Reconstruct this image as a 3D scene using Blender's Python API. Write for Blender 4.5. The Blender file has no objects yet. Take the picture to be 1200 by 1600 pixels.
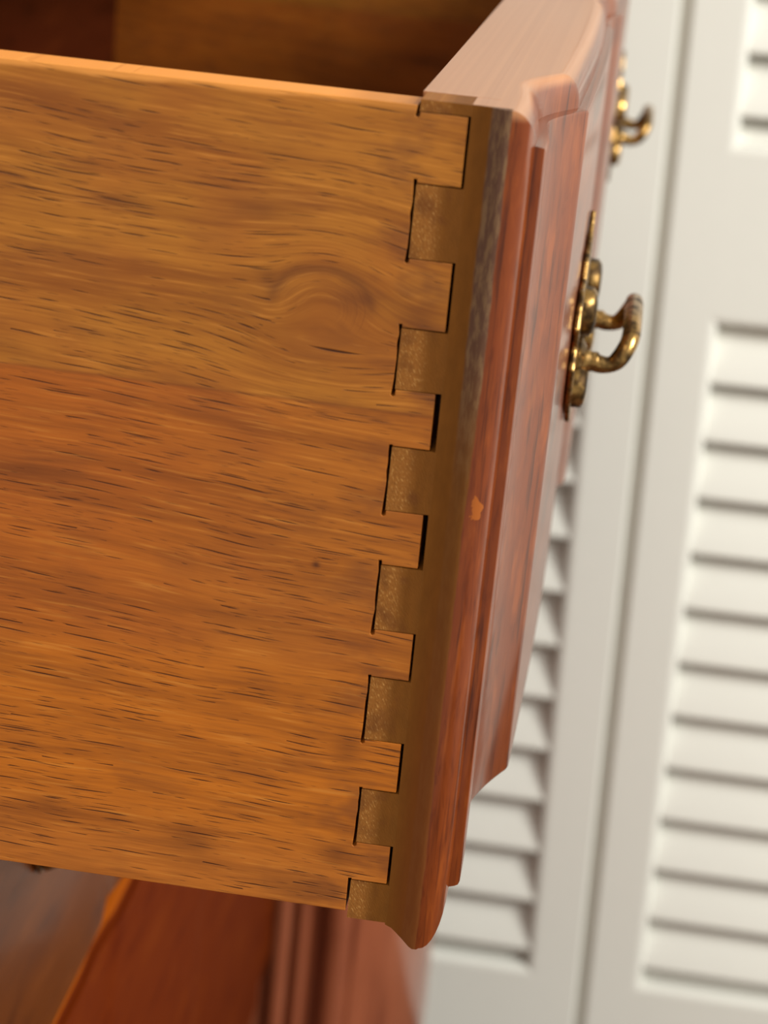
import bpy, bmesh, math, random
from mathutils import Vector, Matrix

# ------------------------------------------------------------------ camera
S = bpy.context.scene
cd = bpy.data.cameras.new('camera')
cam = bpy.data.objects.new('camera', cd)
S.collection.objects.link(cam)
S.camera = cam
RX = Vector((0.98775472, 0.12416176, 0.09446939))      # image right in the world
RD = Vector((0.12853508, -0.30443241, -0.94382183))    # image down
RF = Vector((-0.08842703, 0.9444071, -0.31666369))     # view direction
m = Matrix((( RX.x, -RD.x, -RF.x), (RX.y, -RD.y, -RF.y), (RX.z, -RD.z, -RF.z))).to_4x4()
m.translation = Vector((0.03137215, -0.43263862, 0.23974926))
cam.matrix_world = m
cd.sensor_fit = 'VERTICAL'
cd.sensor_height = 36.0
cd.sensor_width = 27.0
cd.lens = 3400.0 / 1600.0 * 36.0
cd.clip_start = 0.02
cd.dof.use_dof = True
cd.dof.focus_distance = 0.497
cd.dof.aperture_fstop = 18.0

# ------------------------------------------------------------------ world, lights, exposure
w = bpy.data.worlds.new('room_light')
S.world = w
w.use_nodes = True
w.node_tree.nodes['Background'].inputs[0].default_value = (1.0, 0.95, 0.88, 1)
w.node_tree.nodes['Background'].inputs[1].default_value = 0.66

def area(name, loc, target, size, power, col):
    l = bpy.data.lights.new(name, 'AREA')
    l.shape = 'RECTANGLE'
    l.size, l.size_y = size
    l.energy = power
    l.color = col
    o = bpy.data.objects.new(name, l)
    S.collection.objects.link(o)
    o.location = loc
    o.rotation_euler = (Vector(target) - Vector(loc)).to_track_quat('-Z', 'Y').to_euler()
    return o
area('key_light', (1.9, -0.4, 1.3), (0.1, 0.9, -0.2), (0.8, 1.1), 92, (0.99, 1.0, 0.955))  # soft key added at the upper right, its source unseen
area('warm_fill', (-0.2, -1.5, 1.7), (0.0, 0.2, 0.0), (0.5, 0.5), 12.5, (1.0, 0.86, 0.70))  # warm fill added above and behind the camera, no source seen

vs = S.view_settings
vs.view_transform = 'Standard'
vs.look = 'None'
vs.gamma = 1.0
vs.use_curve_mapping = False
vs.exposure = 0.0

# ------------------------------------------------------------------ material helpers
def srgb(r, g, b):
    f = lambda c: (c / 255 / 12.92) if c / 255 <= 0.04045 else ((c / 255 + 0.055) / 1.055) ** 2.4
    return (f(r), f(g), f(b), 1.0)

class NT:
    """small helper round a node tree"""
    def __init__(s, name):
        s.m = bpy.data.materials.new(name)
        s.m.use_nodes = True
        s.t = s.m.node_tree
        s.b = s.t.nodes['Principled BSDF']
        tc = s.t.nodes.new('ShaderNodeTexCoord')
        s.obj = tc.outputs['Object']
        sp = s.t.nodes.new('ShaderNodeSeparateXYZ')
        s.t.links.new(s.obj, sp.inputs[0])
        s.x, s.y, s.z = sp.outputs
    def put(s, sock, v):
        if isinstance(v, bpy.types.NodeSocket):
            s.t.links.new(v, sock)
        elif v is not None:
            sock.default_value = v
    def math(s, op, a, b=None, c=None, clamp=False):
        n = s.t.nodes.new('ShaderNodeMath'); n.operation = op; n.use_clamp = clamp
        s.put(n.inputs[0], a); s.put(n.inputs[1], b); s.put(n.inputs[2], c)
        return n.outputs[0]
    def vec(s, x, y, z):
        n = s.t.nodes.new('ShaderNodeCombineXYZ')
        s.put(n.inputs[0], x); s.put(n.inputs[1], y); s.put(n.inputs[2], z)
        return n.outputs[0]
    def noise(s, v, scale=1.0, detail=3.0, rough=0.5, dist=0.0):
        n = s.t.nodes.new('ShaderNodeTexNoise')
        s.put(n.inputs['Vector'], v)
        n.inputs['Scale'].default_value = scale
        n.inputs['Detail'].default_value = detail
        n.inputs['Roughness'].default_value = rough
        n.inputs['Distortion'].default_value = dist
        return n.outputs['Fac']
    def step(s, v, a, b, lo=0.0, hi=1.0):
        n = s.t.nodes.new('ShaderNodeMapRange'); n.interpolation_type = 'SMOOTHSTEP'
        s.put(n.inputs['Value'], v)
        n.inputs['From Min'].default_value = a; n.inputs['From Max'].default_value = b
        n.inputs['To Min'].default_value = lo; n.inputs['To Max'].default_value = hi
        return n.outputs['Result']
    def mix(s, f, a, b, mode='MIX'):
        n = s.t.nodes.new('ShaderNodeMix'); n.data_type = 'RGBA'; n.blend_type = mode
        s.put(n.inputs['Factor'], f); s.put(n.inputs['A'], a) if False else None
        s.put(n.inputs[6], a); s.put(n.inputs[7], b)
        return n.outputs[2]
    def bump(s, h, strength, dist):
        n = s.t.nodes.new('ShaderNodeBump')
        n.inputs['Strength'].default_value = strength
        n.inputs['Distance'].default_value = dist
        s.put(n.inputs['Height'], h)
        s.t.links.new(n.outputs[0], s.b.inputs['Normal'])
    def gauss(s, cx, cz, sx, sz, x=None, z=None):
        """a bell over x and z"""
        dx = s.math('DIVIDE', s.math('SUBTRACT', x or s.x, cx), sx)
        dz = s.math('DIVIDE', s.math('SUBTRACT', z or s.z, cz), sz)
        r = s.math('ADD', s.math('MULTIPLY', dx, dx), s.math('MULTIPLY', dz, dz))
        return s.math('EXPONENT', s.math('MULTIPLY', r, -1.0))

def pores(n, x, z, L, hgt, dens, seed, thick=0.16):
    """short open pores: one thin dash at most in each cell of a staggered grid"""
    def white(a, b, c):
        t = n.t.nodes.new('ShaderNodeTexWhiteNoise'); t.noise_dimensions = '3D'
        n.put(t.inputs['Vector'], n.vec(a, b, c))
        sp = n.t.nodes.new('ShaderNodeSeparateColor'); n.t.links.new(t.outputs['Color'], sp.inputs[0])
        return sp.outputs
    zz = n.math('DIVIDE', z, hgt)
    row = n.math('FLOOR', zz)
    fz = n.math('SUBTRACT', zz, row)
    r0 = white(row, 1.5, seed)
    xx = n.math('ADD', n.math('DIVIDE', x, L), n.math('MULTIPLY', r0[0], 13.0))
    cell = n.math('FLOOR', xx)
    fx = n.math('SUBTRACT', xx, cell)
    rc = white(cell, row, seed + 0.5)
    c0 = n.math('MULTIPLY_ADD', rc[1], 0.36, 0.32)
    ln = n.math('MULTIPLY_ADD', rc[2], 0.32, 0.14)
    fxn = n.math('DIVIDE', n.math('ABSOLUTE', n.math('SUBTRACT', fx, 0.5)), ln)
    env = n.math('SUBTRACT', 1.0, n.math('MULTIPLY', fxn, fxn), clamp=True)
    lean = n.math('MULTIPLY', n.math('SUBTRACT', fx, 0.5), -0.22)
    dz = n.math('ABSOLUTE', n.math('SUBTRACT', n.math('SUBTRACT', fz, c0), lean))
    body = n.math('SUBTRACT', n.math('MULTIPLY', env, thick), dz)
    on = n.math('LESS_THAN', rc[0], dens)
    return n.math('MULTIPLY', n.step(body, 0.0, 0.07), on)

# ---- oak-like drawer side: long grain along X, dark open pores, a knot swirl, a glue line
def side_wood(name, dark=1.0):
    n = NT(name)
    # flow: grain dips and rises round the knot, and leans a little
    wob = n.math('MULTIPLY', n.math('SUBTRACT', n.noise(n.vec(n.math('MULTIPLY', n.x, 18.0), n.y, n.math('MULTIPLY', n.z, 26.0)), 1.0, 2.0), 0.5), 0.0042)
    k1 = n.gauss(-0.0250, 0.1420, 0.0135, 0.0120)
    k2 = n.gauss(-0.0260, 0.1260, 0.0170, 0.0100)
    k3 = n.gauss(-0.036, 0.139, 0.005, 0.006)
    z2 = n.math('ADD', n.z, n.math('MULTIPLY', n.x, n.step(n.z, 0.02, 0.075, 0.02, 0.065)))
    z2 = n.math('SUBTRACT', z2, n.math('MULTIPLY', k1, 0.0065))
    z2 = n.math('ADD', z2, n.math('MULTIPLY', k2, 0.0050))
    z2 = n.math('ADD', z2, n.math('MULTIPLY', k3, 0.0016))
    z2 = n.math('ADD', z2, wob)
    # planks: upper yellowish, middle reddish, lower golden
    lower = n.step(n.math('ADD', n.z, n.math('MULTIPLY', n.math('SUBTRACT', n.noise(n.vec(n.math('MULTIPLY', n.x, 60.0), 0.0, 0.0), 1.0, 3.0), 0.5), 0.0015)), 0.1172, 0.1160)
    gold = n.step(n.z, 0.064, 0.048)
    edge_dry = n.step(n.z, 0.024, 0.006)
    c = n.mix(n.math('MULTIPLY', lower, n.step(n.x, -0.015, -0.075, 0.45, 0.85)), srgb(172, 108, 36), srgb(174, 92, 28))
    c = n.mix(n.math('MULTIPLY', n.step(n.noise(n.vec(n.math('MULTIPLY', n.x, 30.0), 9.0, n.math('MULTIPLY', n.z, 45.0)), 1.0, 2.0), 0.42, 0.62), 0.35), c, srgb(150, 78, 30))
    c = n.mix(n.math('MULTIPLY', gold, 0.8), c, srgb(190, 108, 26))
    c = n.mix(n.math('MULTIPLY', edge_dry, 0.35), c, srgb(164, 100, 48))
    # broad bands
    band = n.noise(n.vec(n.math('MULTIPLY', n.x, 9.0), 0.0, n.math('MULTIPLY', z2, 170.0)), 1.0, 4.0, 0.6)
    c = n.mix(n.step(band, 0.42, 0.72, 0.0, 0.62), c, srgb(118, 60, 18))
    c = n.mix(n.step(band, 0.42, 0.22, 0.0, 0.5), c, srgb(204, 130, 46))
    fine = n.noise(n.vec(n.math('MULTIPLY', n.x, 45.0), 0.0, n.math('MULTIPLY', z2, 1150.0)), 1.0, 3.0, 0.6)
    c = n.mix(n.step(fine, 0.45, 0.75, 0.0, 0.50), c, srgb(116, 62, 24))
    c = n.mix(n.step(fine, 0.46, 0.28, 0.0, 0.42), c, srgb(212, 140, 58))
    # knot: close rings with a dark arc over them
    ex = n.math('DIVIDE', n.math('ADD', n.x, 0.0262), 0.0105)
    ez = n.math('DIVIDE', n.math('SUBTRACT', n.z, 0.1362), 0.0088)
    rr = n.math('SQRT', n.math('ADD', n.math('MULTIPLY', ex, ex), n.math('MULTIPLY', ez, ez)))
    rr = n.math('ADD', rr, n.math('MULTIPLY', n.math('SUBTRACT', n.noise(n.vec(n.math('MULTIPLY', n.x, 160.0), 0.0, n.math('MULTIPLY', n.z, 160.0)), 1.0, 2.0), 0.5), 0.22))
    ring = n.noise(n.vec(n.math('MULTIPLY', rr, 26.0), 0.0, 0.0), 1.0, 2.0, 0.7)
    inside = n.math('MULTIPLY', n.math('MULTIPLY', n.step(rr, 1.15, 0.85), n.step(rr, 0.15, 0.55)), n.step(n.math('ADD', n.z, n.math('MULTIPLY', n.x, 0.35)), 0.1235, 0.1300))
    c = n.mix(n.math('MULTIPLY', inside, n.step(ring, 0.48, 0.66, 0, 0.42)), c, srgb(112, 60, 24))
    c = n.mix(n.math('MULTIPLY', inside, n.step(ring, 0.46, 0.32, 0, 0.22)), c, srgb(206, 136, 58))
    arc = n.math('EXPONENT', n.math('MULTIPLY', n.math('POWER', n.math('MULTIPLY', n.math('SUBTRACT', rr, 1.0), 8.0), 2.0), -1.0))
    c = n.mix(n.math('MULTIPLY', arc, n.step(n.z, 0.1345, 0.1400, 0, 0.5)), c, srgb(88, 46, 24))
    # blotches, browner towards the joint and in a few stains
    blot = n.noise(n.vec(n.math('MULTIPLY', n.x, 60.0), 3.0, n.math('MULTIPLY', n.z, 110.0)), 1.0, 3.0, 0.55)
    tow = n.step(n.x, -0.030, -0.003)
    c = n.mix(n.math('MULTIPLY', n.step(blot, 0.46, 0.66), n.math('ADD', n.math('MULTIPLY', tow, 0.42), 0.16)), c, srgb(104, 58, 32))
    for (cx, cz, sx, sz, a) in ((-0.0375, 0.1415, 0.0022, 0.0030, 0.35), (-0.018, 0.1395, 0.006, 0.0022, 0.30), (-0.0225, 0.0810, 0.0009, 0.0008, 0.9),
                                (-0.045, 0.012, 0.006, 0.004, 0.45), (-0.012, 0.0135, 0.004, 0.003, 0.55), (-0.078, 0.016, 0.005, 0.0020, 0.35),
                                (-0.006, 0.136, 0.005, 0.004, 0.5), (-0.018, 0.004, 0.010, 0.0035, 0.35), (-0.012, 0.040, 0.0035, 0.005, 0.4),
                                (-0.088, 0.0935, 0.010, 0.0022, 0.5), (-0.070, 0.154, 0.006, 0.0018, 0.4), (-0.040, 0.155, 0.008, 0.0020, 0.35)):
        c = n.mix(n.math('MULTIPLY', n.gauss(cx, cz, sx, sz), a), c, srgb(84, 42, 20))
    # open pores: short dark dashes
    dens = n.step(n.noise(n.vec(n.math('MULTIPLY', n.x, 22.0), 5.0, n.math('MULTIPLY', z2, 90.0)), 1.0, 2.0), 0.36, 0.60, 0.08, 0.62)
    dens = n.math('MULTIPLY', dens, n.step(n.gauss(-0.024, 0.136, 0.016, 0.011), 0.3, 0.7, 1.0, 0.15))
    d1 = pores(n, n.x, z2, 0.0190, 0.00165, dens, 3.0, 0.11)
    d2 = pores(n, n.x, z2, 0.0120, 0.00110, n.math('MULTIPLY', dens, 0.6), 9.0, 0.12)
    d3 = pores(n, n.x, z2, 0.0060, 0.00060, n.math('MULTIPLY', dens, 0.6), 15.0, 0.15)
    dash = n.math('MAXIMUM', n.math('MAXIMUM', d1, n.math('MULTIPLY', d2, 0.85)), n.math('MULTIPLY', d3, 0.5))
    c = n.mix(n.math('MULTIPLY', dash, 0.95), c, srgb(56, 24, 8))
    # the glue line between the planks
    gl = n.gauss(0.0, 0.1166, 10.0, 0.00035)
    c = n.mix(n.math('MULTIPLY', gl, 0.35), c, srgb(90, 46, 24))
    # top arris: grazing reflection painted in as a pale golden band
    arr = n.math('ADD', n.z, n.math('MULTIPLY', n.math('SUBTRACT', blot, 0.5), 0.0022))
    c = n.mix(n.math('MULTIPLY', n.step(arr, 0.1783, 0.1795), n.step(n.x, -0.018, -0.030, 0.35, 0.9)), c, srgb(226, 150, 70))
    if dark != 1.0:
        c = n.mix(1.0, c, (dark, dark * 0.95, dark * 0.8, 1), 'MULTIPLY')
    n.put(n.b.inputs['Base Color'], c)
    n.b.inputs['Roughness'].default_value = 0.45
    n.b.inputs['Specular IOR Level'].default_value = 0.25
    h = n.math('SUBTRACT', n.math('MULTIPLY', fine, 0.5), dash)
    n.bump(h, 0.45, 0.00018)
    return n.m

def end_grain(name):
    n = NT(name)
    g = n.noise(n.vec(n.math('MULTIPLY', n.x, 1700.0), n.math('MULTIPLY', n.y, 900.0), n.math('MULTIPLY', n.z, 1300.0)), 1.0, 3.0, 0.6)
    s2 = n.noise(n.vec(n.math('MULTIPLY', n.math('ADD', n.x, n.math('MULTIPLY', n.z, 0.5)), 3200.0), 0.0, n.math('MULTIPLY', n.z, 1100.0)), 1.0, 2.0, 0.6)
    c = n.mix(g, srgb(120, 76, 34), srgb(158, 102, 46))
    c = n.mix(n.step(s2, 0.56, 0.72, 0, 0.8), c, srgb(206, 158, 92))
    c = n.mix(n.step(s2, 0.46, 0.32, 0, 0.5), c, srgb(112, 64, 28))
    # finish lapped over from the front darkens the right of each pin
    c = n.mix(n.step(n.math('ADD', n.x, n.math('MULTIPLY', g, 0.0015)), -0.0052, -0.0018), c, n.mix(n.noise(n.vec(n.math('MULTIPLY', n.x, 500.0), 2.0, n.math('MULTIPLY', n.z, 160.0)), 1.0, 3.0, 0.6), srgb(98, 60, 22), srgb(124, 76, 28)))
    bl = n.noise(n.vec(n.math('MULTIPLY', n.x, 160.0), 0.0, n.math('MULTIPLY', n.z, 160.0)), 1.0, 2.0)
    c = n.mix(n.math('MULTIPLY', n.step(bl, 0.48, 0.68, 0, 0.55), n.step(n.x, -0.001, -0.003)), c, srgb(92, 52, 26))
    n.put(n.b.inputs['Base Color'], c)
    n.b.inputs['Roughness'].default_value = 0.5
    n.b.inputs['Specular IOR Level'].default_value = 0.08
    n.bump(s2, 0.4, 0.0002)
    return n.m

def mahogany(name, hx=None, base=(106, 48, 18), dark=(84, 35, 12), light=(122, 59, 22), rough=0.36, coat=0.45, axis='y', lip=None):
    """varnished red-brown wood; hx = X where the unvarnished brown end begins (behind it)"""
    n = NT(name)
    if axis == 'y':
        v = n.vec(n.math('MULTIPLY', n.x, 420.0), n.math('MULTIPLY', n.y, 14.0), n.math('MULTIPLY', n.z, 70.0))
    else:
        v = n.vec(n.math('MULTIPLY', n.x, 70.0), n.math('MULTIPLY', n.y, 70.0), n.math('MULTIPLY', n.z, 9.0))
    g = n.noise(v, 1.0, 4.0, 0.6, 0.3)
    c = n.mix(n.step(g, 0.50, 0.75), srgb(*base), srgb(*dark))
    c = n.mix(n.step(g, 0.48, 0.25, 0, 0.8), c, srgb(*light))
    rgh = rough
    if lip is not None:      # light caught on the top lip, painted as an orange band
        c = n.mix(n.step(n.z, lip - 0.0006, lip + 0.0004), c, srgb(132, 62, 6))
    if hx is not None:
        # moulded end: streaks run down the board, a darker band in the fillet
        st = n.noise(n.vec(n.math('MULTIPLY', n.x, 900.0), 2.0, n.math('MULTIPLY', n.z, 28.0)), 1.0, 4.0, 0.6)
        c = n.mix(n.step(n.math('ADD', st, n.gauss(0.0138, 0.09, 0.0012, 1.0)) if False else st, 0.50, 0.68, 0, 0.7), c, srgb(56, 24, 14))
        st2 = n.noise(n.vec(n.math('MULTIPLY', n.x, 500.0), 6.0, n.math('MULTIPLY', n.z, 40.0)), 1.0, 3.0, 0.6)
        c = n.mix(n.step(st2, 0.52, 0.70, 0, 0.4), c, srgb(144, 72, 24))
        # the top edge is paler than the face
        c = n.mix(n.step(n.z, 0.1785, 0.1811, 0, 0.85), c, n.mix(st2, srgb(160, 104, 66), srgb(200, 144, 100)))
        # chip of bare wood
        ch = n.gauss(0.0101, 0.0985, 0.0016, 0.0030)
        chn = n.noise(n.vec(n.math('MULTIPLY', n.x, 700.0), 0.0, n.math('MULTIPLY', n.z, 500.0)), 1.0, 2.0)
        c = n.mix(n.step(n.math('ADD', ch, n.math('MULTIPLY', n.math('SUBTRACT', chn, 0.5), 1.6)), 0.50, 0.62, 0, 0.8), c, srgb(150, 80, 24))
        # end of the board behind the moulding: brown, with a scuffed grey strip at the arris
        wav = n.math('MULTIPLY', n.math('SUBTRACT', n.noise(n.vec(0.0, 0.0, n.math('MULTIPLY', n.z, 90.0)), 1.0, 3.0), 0.5), 0.0012)
        xx = n.math('ADD', n.x, wav)
        e2 = n.noise(n.vec(n.math('MULTIPLY', n.x, 500.0), 2.0, n.math('MULTIPLY', n.z, 160.0)), 1.0, 3.0, 0.6)
        brown = n.mix(e2, srgb(98, 60, 22), srgb(124, 76, 28))
        red = n.step(n.z, 0.115, 0.02, 0.0, 0.7)
        brown = n.mix(n.math('MULTIPLY', red, n.step(n.x, -0.001, 0.006)), brown, srgb(118, 62, 26))
        sc = n.noise(n.vec(n.math('MULTIPLY', n.x, 900.0), 0.0, n.math('MULTIPLY', n.z, 160.0)), 1.0, 4.0, 0.65)
        grey = n.mix(n.step(sc, 0.42, 0.62), srgb(88, 64, 54), srgb(118, 92, 68))
        grey = n.mix(n.step(sc, 0.45, 0.3), grey, srgb(92, 66, 54))
        gm = n.math('MULTIPLY', n.step(xx, 0.0040, 0.0048), n.step(n.math('ADD', n.z, n.math('MULTIPLY', sc, 0.02)), 0.105, 0.150, 0.10, 0.9))
        brown = n.mix(gm, brown, grey)
        f = n.step(n.math('ADD', xx, n.step(n.z, 0.135, 0.085, 0.0, 0.0006)), hx - 0.0002, hx + 0.0003)
        f = n.math('MAXIMUM', f, n.step(n.y, 0.0002, 0.0006))
        c = n.mix(f, brown, c)
        rgh = n.math('ADD', n.math('MULTIPLY', f, rough - 0.5), 0.5)
        n.put(n.b.inputs['Coat Weight'], n.math('MULTIPLY', f, coat))
        n.bump(n.math('ADD', n.math('MULTIPLY', st, 0.4), n.math('MULTIPLY', sc, 0.3)), 0.35, 0.0002)
    else:
        n.b.inputs['Coat Weight'].default_value = coat
        n.bump(g, 0.12, 0.0002)
    n.b.inputs['Coat Roughness'].default_value = 0.12
    n.b.inputs['Specular IOR Level'].default_value = 0.06
    n.put(n.b.inputs['Base Color'], c)
    n.put(n.b.inputs['Roughness'], rgh)
    return n.m

def brass(name):
    n = NT(name)
    g = n.noise(n.obj, 160.0, 3.0, 0.6)
    c = n.mix(n.step(g, 0.42, 0.62), srgb(164, 128, 74), srgb(62, 46, 28))
    n.put(n.b.inputs['Base Color'], c)
    n.b.inputs['Metallic'].default_value = 1.0
    n.put(n.b.inputs['Roughness'], n.step(g, 0.4, 0.65, 0.24, 0.5))
    n.bump(g, 0.2, 0.0006)
    return n.m

def paint(name, col, rough=0.45):
    n = NT(name)
    g = n.noise(n.obj, 60.0, 3.0, 0.6)
    c = n.mix(n.math('MULTIPLY', g, 0.25), srgb(*col), srgb(*[int(v * 0.94) for v in col]))
    n.put(n.b.inputs['Base Color'], c)
    n.b.inputs['Roughness'].default_value = rough
    n.bump(g, 0.08, 0.001)
    return n.m

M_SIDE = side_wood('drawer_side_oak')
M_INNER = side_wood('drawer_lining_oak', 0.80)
M_BACK = mahogany('drawer_back_wood', base=(72, 26, 10), dark=(50, 16, 6), light=(84, 34, 12), coat=0.0)
M_PIN = end_grain('pin_end_grain')
M_FRONT = mahogany('drawer_front_mahogany', hx=0.0084)
M_CASE = mahogany('case_mahogany', base=(104, 40, 14), dark=(70, 24, 10), light=(130, 58, 20), axis='z')
M_NIGHT = mahogany('nightstand_mahogany', base=(134, 72, 46), dark=(106, 52, 32), light=(152, 88, 60), axis='z', coat=1.0)
M_UPPER = mahogany('closed_front_mahogany', base=(92, 44, 8), dark=(70, 30, 6), light=(110, 56, 12), coat=0.09)
M_LOWER = mahogany('lower_front_mahogany', base=(88, 31, 4), dark=(72, 20, 3), light=(102, 42, 6), rough=0.7, coat=0.0, lip=0.3060)
M_LOWER.node_tree.nodes['Principled BSDF'].inputs['Specular IOR Level'].default_value = 0.02
M_BRASS = brass('antique_brass')
M_DOOR = paint('door_paint', (222, 221, 212))
M_WALL = paint('wall_paint', (214, 208, 196), 0.8)
def floor_mat():
    n = NT('floor_dark_wood')
    g = n.noise(n.vec(n.math('MULTIPLY', n.x, 6.0), n.math('MULTIPLY', n.y, 80.0), 0.0), 1.0, 3.0, 0.7)
    n.put(n.b.inputs['Base Color'], n.mix(g, srgb(70, 42, 26), srgb(92, 58, 36)))
    n.b.inputs['Roughness'].default_value = 0.6
    n.bump(g, 0.5, 0.002)
    return n.m
M_FLOOR = floor_mat()
def dark_mat():
    n = NT('joint_shadow_gap_wood')
    n.b.inputs['Base Color'].default_value = srgb(60, 34, 18)
    n.b.inputs['Roughness'].default_value = 0.8
    return n.m

# ------------------------------------------------------------------ mesh helpers
def link(name, verts, faces, mat, parent=None, smooth=False, bevel=0.0, seg=2, angle=35):
    me = bpy.data.meshes.new(name)
    me.from_pydata([tuple(v) for v in verts], [], faces)
    bm = bmesh.new(); bm.from_mesh(me)
    bmesh.ops.remove_doubles(bm, verts=bm.verts, dist=1e-7)
    bmesh.ops.recalc_face_normals(bm, faces=bm.faces)
    bm.to_mesh(me); bm.free()
    me.materials.append(mat)
    if smooth:
        me.polygons.foreach_set('use_smooth', [True] * len(me.polygons))
        me.set_sharp_from_angle(angle=math.radians(angle))
    o = bpy.data.objects.new(name, me)
    S.collection.objects.link(o)
    if parent is not None:
        o.parent = parent
    if bevel:
        b = o.modifiers.new('bevel', 'BEVEL'); b.width = bevel; b.segments = seg; b.limit_method = 'ANGLE'
        b.angle_limit = math.radians(40)
    return o

def boxdata(x0, x1, y0, y1, z0, z1):
    v = [(x0, y0, z0), (x1, y0, z0), (x1, y1, z0), (x0, y1, z0), (x0, y0, z1), (x1, y0, z1), (x1, y1, z1), (x0, y1, z1)]
    f = [(0, 3, 2, 1), (4, 5, 6, 7), (0, 1, 5, 4), (1, 2, 6, 5), (2, 3, 7, 6), (3, 0, 4, 7)]
    return v, f

def box(name, x0, x1, y0, y1, z0, z1, mat, parent=None, bevel=0.0):
    v, f = boxdata(x0, x1, y0, y1, z0, z1)
    return link(name, v, f, mat, parent, bevel=bevel)

def boxes(name, L, mat, parent=None, bevel=0.0):
    V, F = [], []
    for b in L:
        v, f = boxdata(*b); k = len(V); V += v; F += [tuple(i + k for i in q) for q in f]
    me = link(name, V, F, mat, parent, bevel=bevel)
    return me

def prism(name, pts, axis, a, b, mat, parent=None, smooth=False, bevel=0.0):
    """closed outline pts (2-D) extruded from a to b along an axis"""
    def P(p, t):
        return {'y': (p[0], t, p[1]), 'z': (p[0], p[1], t), 'x': (t, p[0], p[1])}[axis]
    n = len(pts)
    V = [P(p, a) for p in pts] + [P(p, b) for p in pts]
    F = [tuple(range(n)), tuple(range(2 * n - 1, n - 1, -1))] + [(i, (i + 1) % n, n + (i + 1) % n, n + i) for i in range(n)]
    return link(name, V, F, mat, parent, smooth=smooth, bevel=bevel)

def catmull(P, per=8):
    out = []
    for i in range(len(P) - 1):
        p0 = P[max(i - 1, 0)]; p1 = P[i]; p2 = P[i + 1]; p3 = P[min(i + 2, len(P) - 1)]
        for k in range(per):
            t = k / per
            out.append(tuple(0.5 * ((2 * b) + (c - a) * t + (2 * a - 5 * b + 4 * c - d) * t * t + (3 * b - a - 3 * c + d) * t ** 3)
                             for a, b, c, d in zip(p0, p1, p2, p3)))
    out.append(tuple(P[-1]))
    return out

def tube(name, path, mat, parent=None, seg=12, per=8):
    """path of (x, y, z, radius)"""
    P = catmull(path, per)
    V, F = [], []
    up = None
    for i, p in enumerate(P):
        a = Vector(P[max(i - 1, 0)][:3]); b = Vector(P[min(i + 1, len(P) - 1)][:3])
        t = (b - a).normalized()
        if up is None:
            up = t.orthogonal().normalized()
        up = (up - t * up.dot(t)).normalized()
        s = t.cross(up)
        for k in range(seg):
            A = 2 * math.pi * k / seg
            V.append(Vector(p[:3]) + (up * math.cos(A) + s * math.sin(A)) * p[3])
    for i in range(len(P) - 1):
        for k in range(seg):
            F.append((i * seg + k, i * seg + (k + 1) % seg, (i + 1) * seg + (k + 1) % seg, (i + 1) * seg + k))
    F.append(tuple(range(seg))); F.append(tuple((len(P) - 1) * seg + k for k in range(seg)))
    return link(name, V, F, mat, parent, smooth=True, angle=50)

def lathe_x(name, prof, cy, cz, mat, parent=None, seg=20):
    """prof of (x, radius) turned round an axis along X"""
    V, F = [], []
    for x, r in prof:
        for k in range(seg):
            A = 2 * math.pi * k / seg
            V.append((x, cy + r * math.cos(A), cz + r * math.sin(A)))
    for i in range(len(prof) - 1):
        for k in range(seg):
            F.append((i * seg + k, i * seg + (k + 1) % seg, (i + 1) * seg + (k + 1) % seg, (i + 1) * seg + k))
    F.append(tuple(range(seg))); F.append(tuple((len(prof) - 1) * seg + k for k in range(seg)))
    return link(name, V, F, mat, parent, smooth=True, angle=50)

def empty(name, loc, label, cat, group=None):
    o = bpy.data.objects.new(name, None)
    S.collection.objects.link(o)
    o.location = loc
    o.empty_display_size = 0.05
    o['label'] = label; o['category'] = cat
    if group:
        o['group'] = group
    return o

def structure(o):
    o['kind'] = 'structure'
    return o

# ------------------------------------------------------------------ the setting
FLOOR = -0.80
structure(box('floor', -1.6, 1.8, -1.6, 1.6, FLOOR - 0.03, FLOOR, M_FLOOR))

# closet doors stand a little askew to the chest: their own frame (u along, w away, v up)
YAW, ROLL = math.radians(3.5), math.radians(1.75)
h = Vector((math.cos(YAW), -math.sin(YAW), 0))
nrm = Vector((math.sin(YAW), math.cos(YAW), 0))
u_ax = h * math.cos(ROLL) + Vector((0, 0, 1)) * math.sin(ROLL)
v_ax = -h * math.sin(ROLL) + Vector((0, 0, 1)) * math.cos(ROLL)
DM = Matrix(((u_ax.x, nrm.x, v_ax.x), (u_ax.y, nrm.y, v_ax.y), (u_ax.z, nrm.z, v_ax.z))).to_4x4()
DM.translation = Vector((0.075, 1.22, 0.0))

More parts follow.
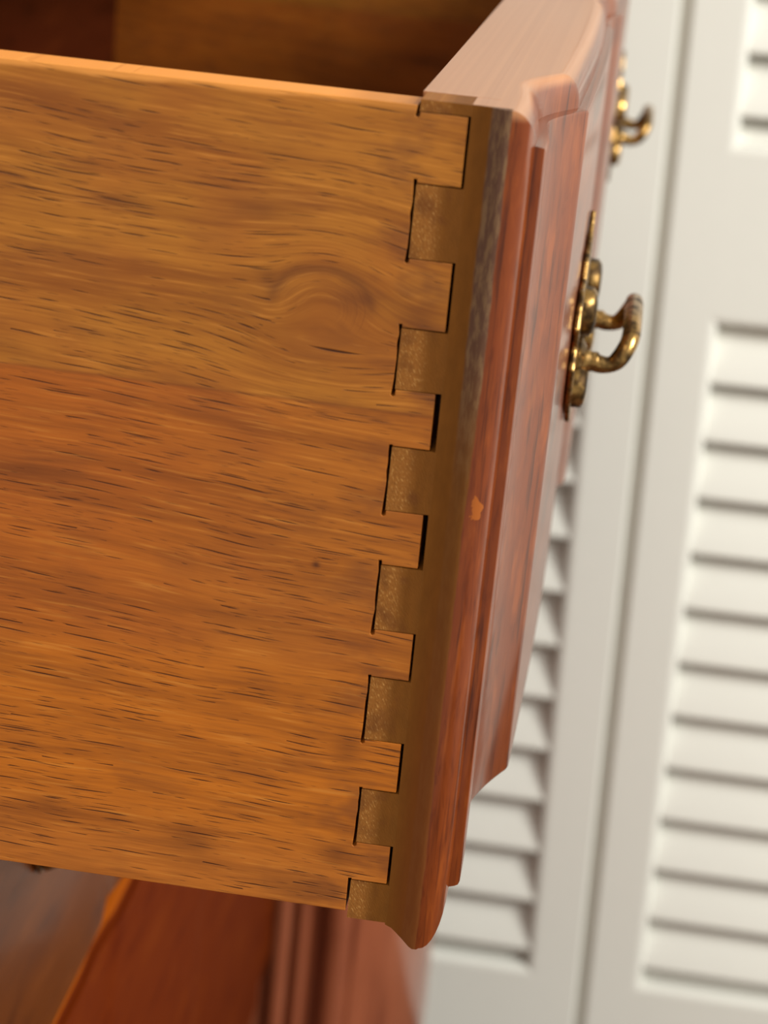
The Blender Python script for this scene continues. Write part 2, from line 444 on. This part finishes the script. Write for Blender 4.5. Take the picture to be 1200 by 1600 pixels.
STILE = 0.0445
PITCH = 0.0466
def louvre_door(name, u0, u1):
    T = 0.028
    z0, z1 = -0.79, 1.22
    cuts = [(-0.705, -0.131), (0.008, 1.10)]           # openings for the slats
    a, b = u0 + STILE, u1 - STILE
    # stiles and rails in one frame
    L = [(u0, a, 0, T, z0, z1), (b, u1, 0, T, z0, z1), (a, b, 0, T, z0, cuts[0][0]),
         (a, b, 0, T, cuts[0][1], cuts[1][0]), (a, b, 0, T, cuts[1][1], z1)]
    # one welded frame: build the front face as a grid so that no seams show
    us = [u0, a, b, u1]; zs = [z0, cuts[0][0], cuts[0][1], cuts[1][0], cuts[1][1], z1]
    V, F = [], []
    idx = {}
    for w_ in (0.0, T):
        for i, u in enumerate(us):
            for j, z in enumerate(zs):
                idx[(w_, i, j)] = len(V); V.append((u, w_, z))
    hole = lambda i, j: i == 1 and j in (1, 3)
    for w_ in (0.0, T):
        for i in range(3):
            for j in range(5):
                if not hole(i, j):
                    F.append((idx[(w_, i, j)], idx[(w_, i + 1, j)], idx[(w_, i + 1, j + 1)], idx[(w_, i, j + 1)]))
    def wall(i0, j0, i1, j1):
        F.append((idx[(0.0, i0, j0)], idx[(0.0, i1, j1)], idx[(T, i1, j1)], idx[(T, i0, j0)]))
    for i in range(3):
        wall(i, 0, i + 1, 0); wall(i, 5, i + 1, 5)
    for j in range(5):
        wall(0, j, 0, j + 1); wall(3, j, 3, j + 1)
        if j in (1, 3):
            wall(1, j, 1, j + 1); wall(2, j, 2, j + 1)
            wall(1, j, 2, j); wall(1, j + 1, 2, j + 1)
    d = link(name, V, F, M_DOOR, None, bevel=0.0062)
    d.modifiers['bevel'].segments = 3
    d.modifiers['bevel'].limit_method = 'WEIGHT'
    bw = d.data.attributes.new('bevel_weight_edge', 'FLOAT', 'EDGE')
    for e in d.data.edges:
        p, q = (d.data.vertices[i].co for i in e.vertices)
        if p.y < 0.001 and q.y < 0.001:
            outer = (p.x == q.x and abs(p.x - u0) < 1e-5) or (p.x == q.x and abs(p.x - u1) < 1e-5) or abs(p.z - z0) + abs(q.z - z0) < 1e-4 or abs(p.z - z1) + abs(q.z - z1) < 1e-4
            def on(v):
                return any(abs(v.z - c) < 1e-5 for cc in cuts for c in cc)
            side = abs(p.x - q.x) < 1e-5 and (abs(p.x - a) < 1e-5 or abs(p.x - b) < 1e-5) and any(c0 - 1e-5 < (p.z + q.z) / 2 < c1 for c0, c1 in cuts)
            rail = abs(p.z - q.z) < 1e-5 and on(p) and abs((p.x + q.x) / 2 - (a + b) / 2) < 1e-4
            bw.data[e.index].value = 1.0 if side or rail else (0.3 if outer else 0.0)
    d.matrix_world = DM
    structure(d)
    # slats: rounded boards, lower edge forward
    th, w2 = math.radians(24), 0.0275
    prof = []
    for (q, r) in ((-w2, 0.0030), (w2, 0.0030)):
        sgn = 1 if q > 0 else -1
        for k in range(5):
            A = -math.pi / 2 + math.pi * k / 4
            prof.append((q + sgn * r * math.cos(A), sgn * r * math.sin(A)))
    me = None
    for (c0, c1) in cuts:
        k = 0
        zc = c1 - 0.0195
        while zc > c0 - 0.008:
            if me is None:
                pts = []
                for (q, r) in prof:      # q along the blade (up), r through it
                    zz = q * math.cos(th) + r * math.sin(th)
                    ww = q * math.sin(th) - r * math.cos(th)
                    pts.append((ww, zz))
                n = len(pts)
                VV = [(a - 0.003, p[0], p[1]) for p in pts] + [(b + 0.003, p[0], p[1]) for p in pts]
                FF = [tuple(range(n)), tuple(range(2 * n - 1, n - 1, -1))] + [(i, (i + 1) % n, n + (i + 1) % n, n + i) for i in range(n)]
                s = link('slat', VV, FF, M_DOOR, d, smooth=True, angle=50)
                me = s.data
            else:
                s = bpy.data.objects.new('slat', me); S.collection.objects.link(s); s.parent = d
            s.location = (0, 0.0165, zc)
            zc -= PITCH
    return d
G = 0.0052
louvre_door('door_1', -0.4450, -0.0150)
louvre_door('door_2', -0.0055, 0.4245)
gp = structure(box('trim_2', -0.0300, 0.0100, 0.0285, 0.034, -0.79, 1.22, M_DOOR)); gp.matrix_world = DM
ga = structure(box('trim_3', -0.01480, -0.00570, 0.0085, 0.0280, -0.79, 1.22, M_DOOR)); ga.matrix_world = DM
wl = structure(box('wall_back', -1.5, 1.7, 0.060, 0.10, -0.78, 1.5, M_WALL)); wl.matrix_world = DM
ws = structure(boxes('trim_1', [(-1.5, -0.4500, -0.005, 0.058, -0.77, 1.5), (0.4300, 1.7, -0.005, 0.058, -0.73, 1.5)], M_DOOR, bevel=0.002)); ws.matrix_world = DM

# ------------------------------------------------------------------ drawers
W = 0.82            # width of the drawer front
TH = 0.012          # thickness of the drawer sides
def smooth01(t):
    t = min(max(t, 0.0), 1.0)
    return t * t * (3 - 2 * t)
def plan(y):
    """how far the front face stands out along the width: a raised block at each end"""
    t = y if y < W / 2 else W - y
    v = -0.0016 * math.exp(-((t - 0.043) / 0.015) ** 2)
    q = min(max((t - 0.036) / 0.0335, 0.0), 1.0)
    v += 0.0064 * q ** 2.3
    v += 0.0014 * math.sin(math.pi * min(max((t - 0.07) / 0.24, 0), 1))
    v -= 0.0035 * math.exp(-((t - 0.297) / 0.012) ** 2)
    v += 0.0030 * smooth01((t - 0.300) / 0.022)
    return v
def ysamples():
    half = [0, .004, .008, .012, .02, .03, .038, .042, .045, .048, .051] + [.053 + .001 * i for i in range(19)] + [.075, .08] \
         + [.09 + .02 * i for i in range(11)] + [.31 + .004 * i for i in range(15)] + [.38, .395, .41]
    return half + [W - t for t in reversed(half[:-1])]

def front_mesh(H, parent, mat):
    ps = 1.0 if mat is not M_LOWER else 0.4      # the bottom drawer is nearly flat
    # rings: x, inset at top, bottom, near end, far end, whether the ring follows the plan
    R = [(0.0003, -0.0012, -0.0020, 0.0, 0), (0.0018, -0.0012, -0.0026, -0.0001, 0), (0.0031, -0.0012, -0.0035, -0.0005, 0),
         (0.0044, -0.0012, -0.0044, -0.0010, 0), (0.0062, -0.0012, -0.0057, -0.0018, 0.3), (0.0070, -0.0012, -0.0060, -0.0021, 0.6), (0.0080, -0.0012, -0.0059, -0.0022, 1),
         (0.0084, -0.0012, -0.0056, -0.0021, 1)]
    for k in range(1, 9):
        A = math.pi / 2 * k / 8
        R.append((0.0084 + 0.0048 * math.sin(A), -0.0012 + 0.0070 * (1 - math.cos(A)), -0.0056 + 0.0120 * (1 - math.cos(A)), -0.0021 + 0.0062 * (1 - math.cos(A)), 1))
    R.append((0.0133, 0.0062, 0.0072, 0.0046, 1))
    R.append((0.0146, 0.0064, 0.0075, 0.0048, 1))
    R.append((0.0153, 0.0066, 0.0078, 0.0051, 1))
    R.append((0.0156, 0.0072, 0.0084, 0.0058, 1))
    ys0 = ysamples()
    ny = len(ys0); nz = 14
    V, F, rings = [], [], []
    for k, (x, it, ib, ie, f) in enumerate(R):
        fb = f * min(max((k - (len(R) - 5)) / 2.0, 0.0), 1.0)
        y0, y1, z0, z1 = ie, W - ie, ib, H - it
        loop = []
        def ymap(y):
            return min(max(y, y0), y1) if 0.012 < y < W - 0.012 else (y0 + (y / 0.012) * (0.012 - y0) if y <= 0.012 else y1 - ((W - y) / 0.012) * (0.012 - (W - y1)))
        for y in ys0:
            yy = ymap(y); loop.append((x + f * ps * plan(yy), yy, z1))
        for k in range(1, nz):
            loop.append((x + f * ps * plan(y1), y1, z1 + (z0 - z1) * k / nz))
        for y in reversed(ys0):
            yy = ymap(y); loop.append((x + fb * ps * plan(yy), yy, z0))
        for k in range(1, nz):
            loop.append((x + f * ps * plan(y0), y0, z0 + (z1 - z0) * k / nz))
        rings.append([len(V) + i for i in range(len(loop))]); V += loop
    n = len(rings[0])
    for a, b in zip(rings[:-1], rings[1:]):
        for i in range(n):
            F.append((a[i], a[(i + 1) % n], b[(i + 1) % n], b[i]))
    # caps: face and back as vertical strips
    for ring in (rings[0], rings[-1]):
        top = ring[:ny]; bot = list(reversed(ring[ny + nz - 1: ny + nz - 1 + ny]))
        far = ring[ny:ny + nz - 1]; near = ring[ny + nz - 1 + ny:]
        for i in range(ny - 1):
            q = [top[i], top[i + 1]]
            if i == ny - 2:
                q += far
            q += [bot[i + 1], bot[i]]
            if i == 0:
                q += near
            F.append(tuple(q))
    return link('drawer_front', V, F, mat, parent, smooth=True, angle=42)

# joint: heights of the pins (bottom, top) and how far each pin reaches back
PINS = [(-0.0016, 0.0078, -.0084), (0.0174, 0.0303, -.0080), (0.0424, 0.0570, -.0085), (0.0682, 0.0828, -.0087),
        (0.0952, 0.1091, -.0089), (0.1216, 0.1345, -.0094), (0.1492, 0.1643, -.0093), (0.1788, 0.1812, -.0100)]
def joint(H, near, parent, full):
    """a drawer side with its tails and the pins between them"""
    y0, y1 = (0.0, TH) if near else (W - TH, W)
    sc = H / 0.18
    rnd = random.Random(4)
    L = 0.28
    g = 0.00028
    out = [(-L, 0.0), (-0.0088, 0.0)]
    pins = [(a * sc, b * sc, x) for a, b, x in PINS]
    for k, (a, b, x) in enumerate(pins):
        oc = 0.0009 + 0.0006 * rnd.random(); oc2 = 0.0003 + 0.0010 * rnd.random()
        te = -0.0002 - 0.0009 * rnd.random() ** 2          # how far the tail stops short of the front
        te0 = te if k else te
        if k > 0:
            out += [(tl, a - g * 0.6), (x + 0.0001, a - g * 0.6), (x + 0.0001, a - oc), (x - 0.0004, a - oc - 0.0003), (x - 0.0008, a - oc)]
        else:
            out = [(-L, 0.0), (x - 0.0005, 0.0)]
        if k < len(pins) - 1:
            jag = [(x - 0.00030 - 0.00035 * rnd.random(), a + (b - a) * t) for t in (0.15, 0.3, 0.45, 0.6, 0.75, 0.9)] if k > 0 else []
            out += jag
            tl = te
            out += [(x - 0.0006, b + oc2), (x + 0.0001, b + oc2 + 0.0001), (x + 0.0002, b + g * 0.7), (te, b + g * 0.8)]
    out = out + [(pins[-1][2] - 0.0005, H), (-L, H)]
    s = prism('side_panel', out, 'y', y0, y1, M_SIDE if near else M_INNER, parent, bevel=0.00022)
    if full:
        for k, (a, b, x) in enumerate(pins):
            yy0 = y0
            prism('dovetail_pin', [(x, a), (0.0006, a + 0.00005), (0.0006, b - 0.00005), (x + 0.0001, b)], 'y', yy0 - 0.00002, y1, M_PIN, parent)
    return s

def pull(parent, cy, cz, ps=1.0):
    """batwing bail pull: plate, two posts with bosses, swung bail"""
    X = 0.0156 + ps * plan(cy) + 0.0002
    P = [(0, .0375), (.003, .034), (.0045, .029), (.009, .0265), (.013, .0285), (.018, .026), (.020, .0215), (.026, .020), (.031, .0205),
         (.0355, .017), (.040, .0115), (.0385, .006), (.042, .0005), (.040, -.007), (.035, -.0125), (.029, -.0125), (.026, -.0165),
         (.019, -.0165), (.015, -.021), (.009, -.0205), (.0045, -.0245), (0, -.0225)]
    P = [(a, b) for a, b in P]
    ring = [(cy + a, cz + b) for a, b in P] + [(cy - a, cz + b) for a, b in reversed(P[1:-1])]
    plate = prism('backplate', ring, 'x', X, X + 0.0017, M_BRASS, parent, bevel=0.0006)
    for s in (-1, 1):
        py = cy + s * 0.0265
        lathe_x('post', [(X + .0012, .0066), (X + .0026, .0066), (X + .0036, .0050), (X + .0044, .0034), (X + .0060, .0028), (X + .0066, .0028), (X + .0074, .0028),
                         (X + .0080, .0022), (X + .0083, .0010)], py, cz, M_BRASS, plate)
    # raised scrolls of the plate
    for (a, b, r) in ((-.031, -.0065, .0060), (.031, -.0065, .0060), (-.020, .0125, .0072), (.020, .0125, .0072), (0, -.0100, .0060)):
        lathe_x('boss', [(X + .0010, r), (X + .0042, r * .96), (X + .0052, r * .78), (X + .0056, r * .35)], cy + a, cz + b, M_BRASS, plate, 16)
    y0, y1 = cy - 0.0265, cy + 0.0265
    xb = X + 0.0060
    tube('bail', [(xb - .0005, y0, cz + .0012, .0023), (xb + .0015, y0, cz - .0004, .0026), (xb + .0050, y0 + .0004, cz - .0004, .0023), (xb + .0075, y0 + .0010, cz + .0016, .0026),
                  (xb + .0097, y0 + .0040, cz + .0062, .0026), (xb + .0100, y0 + .012, cz + .0092, .0026), (xb + .0100, cy, cz + .0098, .0027), (xb + .0100, y1 - .012, cz + .0092, .0026),
                  (xb + .0097, y1 - .0040, cz + .0062, .0026), (xb + .0075, y1 - .0010, cz + .0016, .0026), (xb + .0050, y1 - .0004, cz - .0004, .0023), (xb + .0015, y1, cz - .0004, .0026),
                  (xb - .0005, y1, cz + .0012, .0023)], M_BRASS, plate, 12, 6)
    return plate

def drawer(loc, H, label, full, mat):
    t = empty('drawer', loc, label, 'drawer')
    front_mesh(H, t, mat)
    joint(H, True, t, full)
    joint(H, False, t, full)
    box('back_panel', -0.279, -0.266, TH + 0.0002, W - TH - 0.0002, 0.012, H - 0.004, M_BACK, t)
    box('bottom_panel', -0.2658, -0.0110, TH + 0.0002, W - TH - 0.0002, 0.010, 0.016, M_INNER, t)
    if full:
        box('front_lining', -0.0108, 0.0050, TH + 0.0002, W - TH - 0.0002, 0.001, H + 0.00122, M_FRONT, t)
    dz = 0.0 if full else 0.017
    hz = H - 0.0868
    ps = 1.0 if mat is not M_LOWER else 0.4
    pull(t, 0.185 + dz, hz + dz, ps)
    pull(t, 0.620, hz, ps)
    return t
drawer((0, 0, 0), 0.18, 'open wooden drawer pulled out, its oak side showing dovetail joints', True, M_FRONT)
CX = -0.1465
drawer((CX, 0, -0.178), 0.165, 'closed mahogany drawer front directly beneath the open drawer, above the bright edge line', False, M_UPPER)
drawer((CX, 0, -0.4980), 0.309, 'tall dark red closed drawer front, second below the open drawer, at bottom left', False, M_LOWER)

# ------------------------------------------------------------------ chest carcass
ch = empty('chest_of_drawers', (-0.36, W / 2, FLOOR), 'red-brown mahogany chest case that holds the drawers', 'chest')
def inch(o, base):
    o.matrix_parent_inverse = Matrix.Translation(-Vector(base)); return o
CB = (-0.36, W / 2, FLOOR)
XF = -0.1505
def cp(*a, **k):
    return inch(box(*a, **k), CB)
cp('side_panel', -0.60, XF, -0.026, -0.0045, -0.62, 0.62, M_CASE, ch, bevel=0.001)
cp('side_panel', -0.60, XF, W + 0.0045, W + 0.012, -0.62, 0.62, M_CASE, ch, bevel=0.001)
cp('top_panel', -0.61, XF + 0.03, -0.04, W + 0.02, 0.6205, 0.64, M_CASE, ch, bevel=0.003)
cp('back_panel', -0.598, -0.59, -0.004, W + 0.004, -0.62, 0.62, M_CASE, ch)
cp('front_panel', XF - 0.02, XF + 0.018, -0.004, W + 0.004, 0.1855, 0.62, M_CASE, ch)  # unseen plain board in place of upper drawers, set low to darken the interior
for z0, z1 in ((-0.0115, -0.0020), (-0.1875, -0.1798), (-0.6150, -0.4995)):
    cp('drawer_rail', -0.55, XF - 0.003, -0.004, W + 0.004, z0, z1, M_CASE, ch)
cp('base_moulding', -0.61, XF + 0.03, -0.04, W + 0.015, -0.66, -0.6205, M_CASE, ch, bevel=0.006)
for (x, y) in ((XF, -0.02), (XF, W - 0.045), (-0.585, -0.02), (-0.585, W - 0.045)):
    prof = [(0.028, 0.0), (0.036, 0.02), (0.030, 0.05), (0.024, 0.08), (0.030, 0.11), (0.034, FLOOR * -1 - 0.66)]
    V, F = [], []
    for (r, z) in prof:
        for k in range(16):
            A = 2 * math.pi * k / 16
            V.append((x - 0.02 + r * math.cos(A), y + 0.02 + r * math.sin(A), FLOOR + z))
    for i in range(len(prof) - 1):
        for k in range(16):
            F.append((i * 16 + k, i * 16 + (k + 1) % 16, (i + 1) * 16 + (k + 1) % 16, (i + 1) * 16 + k))
    F.append(tuple(range(16))); F.append(tuple((len(prof) - 1) * 16 + k for k in range(16)))
    inch(link('foot', V, F, M_CASE, ch, smooth=True), CB)

# ------------------------------------------------------------------ nightstand beyond the chest
NB = (-0.20, 1.0, FLOOR)
ns = empty('nightstand', NB, 'bow-fronted mahogany cabinet with vertical mouldings, behind the bottom end of the open drawer', 'cabinet')
NT_TOP = -0.34
Y0, Y1 = 0.862, 1.13
def bow(y):
    return -0.080 + 0.046 * math.sin(math.pi * (y - Y0) / (Y1 - Y0)) ** 0.8
pts = [(-0.45, Y0), (-0.080, Y0)] + [(bow(Y0 + (Y1 - Y0) * k / 20), Y0 + (Y1 - Y0) * k / 20) for k in range(1, 20)] + [(-0.080, Y1), (-0.45, Y1)]
inch(prism('body', pts, 'z', -0.70, NT_TOP, M_NIGHT, ns, smooth=True), NB)
inch(prism('top_panel', [(-0.46, Y0 - 0.004)] + [(x + 0.006, y) for x, y in pts[1:-1]] + [(-0.46, Y1)], 'z', NT_TOP + 0.0002, NT_TOP + 0.018, M_NIGHT, ns, bevel=0.004), NB)
for (x, r) in ((-0.131, 0.0070), (-0.117, 0.0055), (-0.093, 0.0105)):
    V = [(x + r * math.cos(A), Y0 - r * 0.8 * math.sin(A), z) for z in (-0.69, NT_TOP - 0.01) for A in [math.pi * k / 12 for k in range(13)]]
    F = [(k, k + 1, 13 + k + 1, 13 + k) for k in range(12)] + [(0, 13, 25, 12), tuple(range(13)), tuple(range(13, 26))]
    inch(link('reed', V, F, M_NIGHT, ns, smooth=True), NB)
for (x, y) in ((-0.10, Y0 + 0.02), (-0.10, Y1 - 0.02), (-0.43, Y0 + 0.02), (-0.43, Y1 - 0.02)):
    inch(box('leg', x - 0.015, x + 0.015, y - 0.015, y + 0.015, FLOOR, -0.7002, M_NIGHT, ns, bevel=0.003), NB)
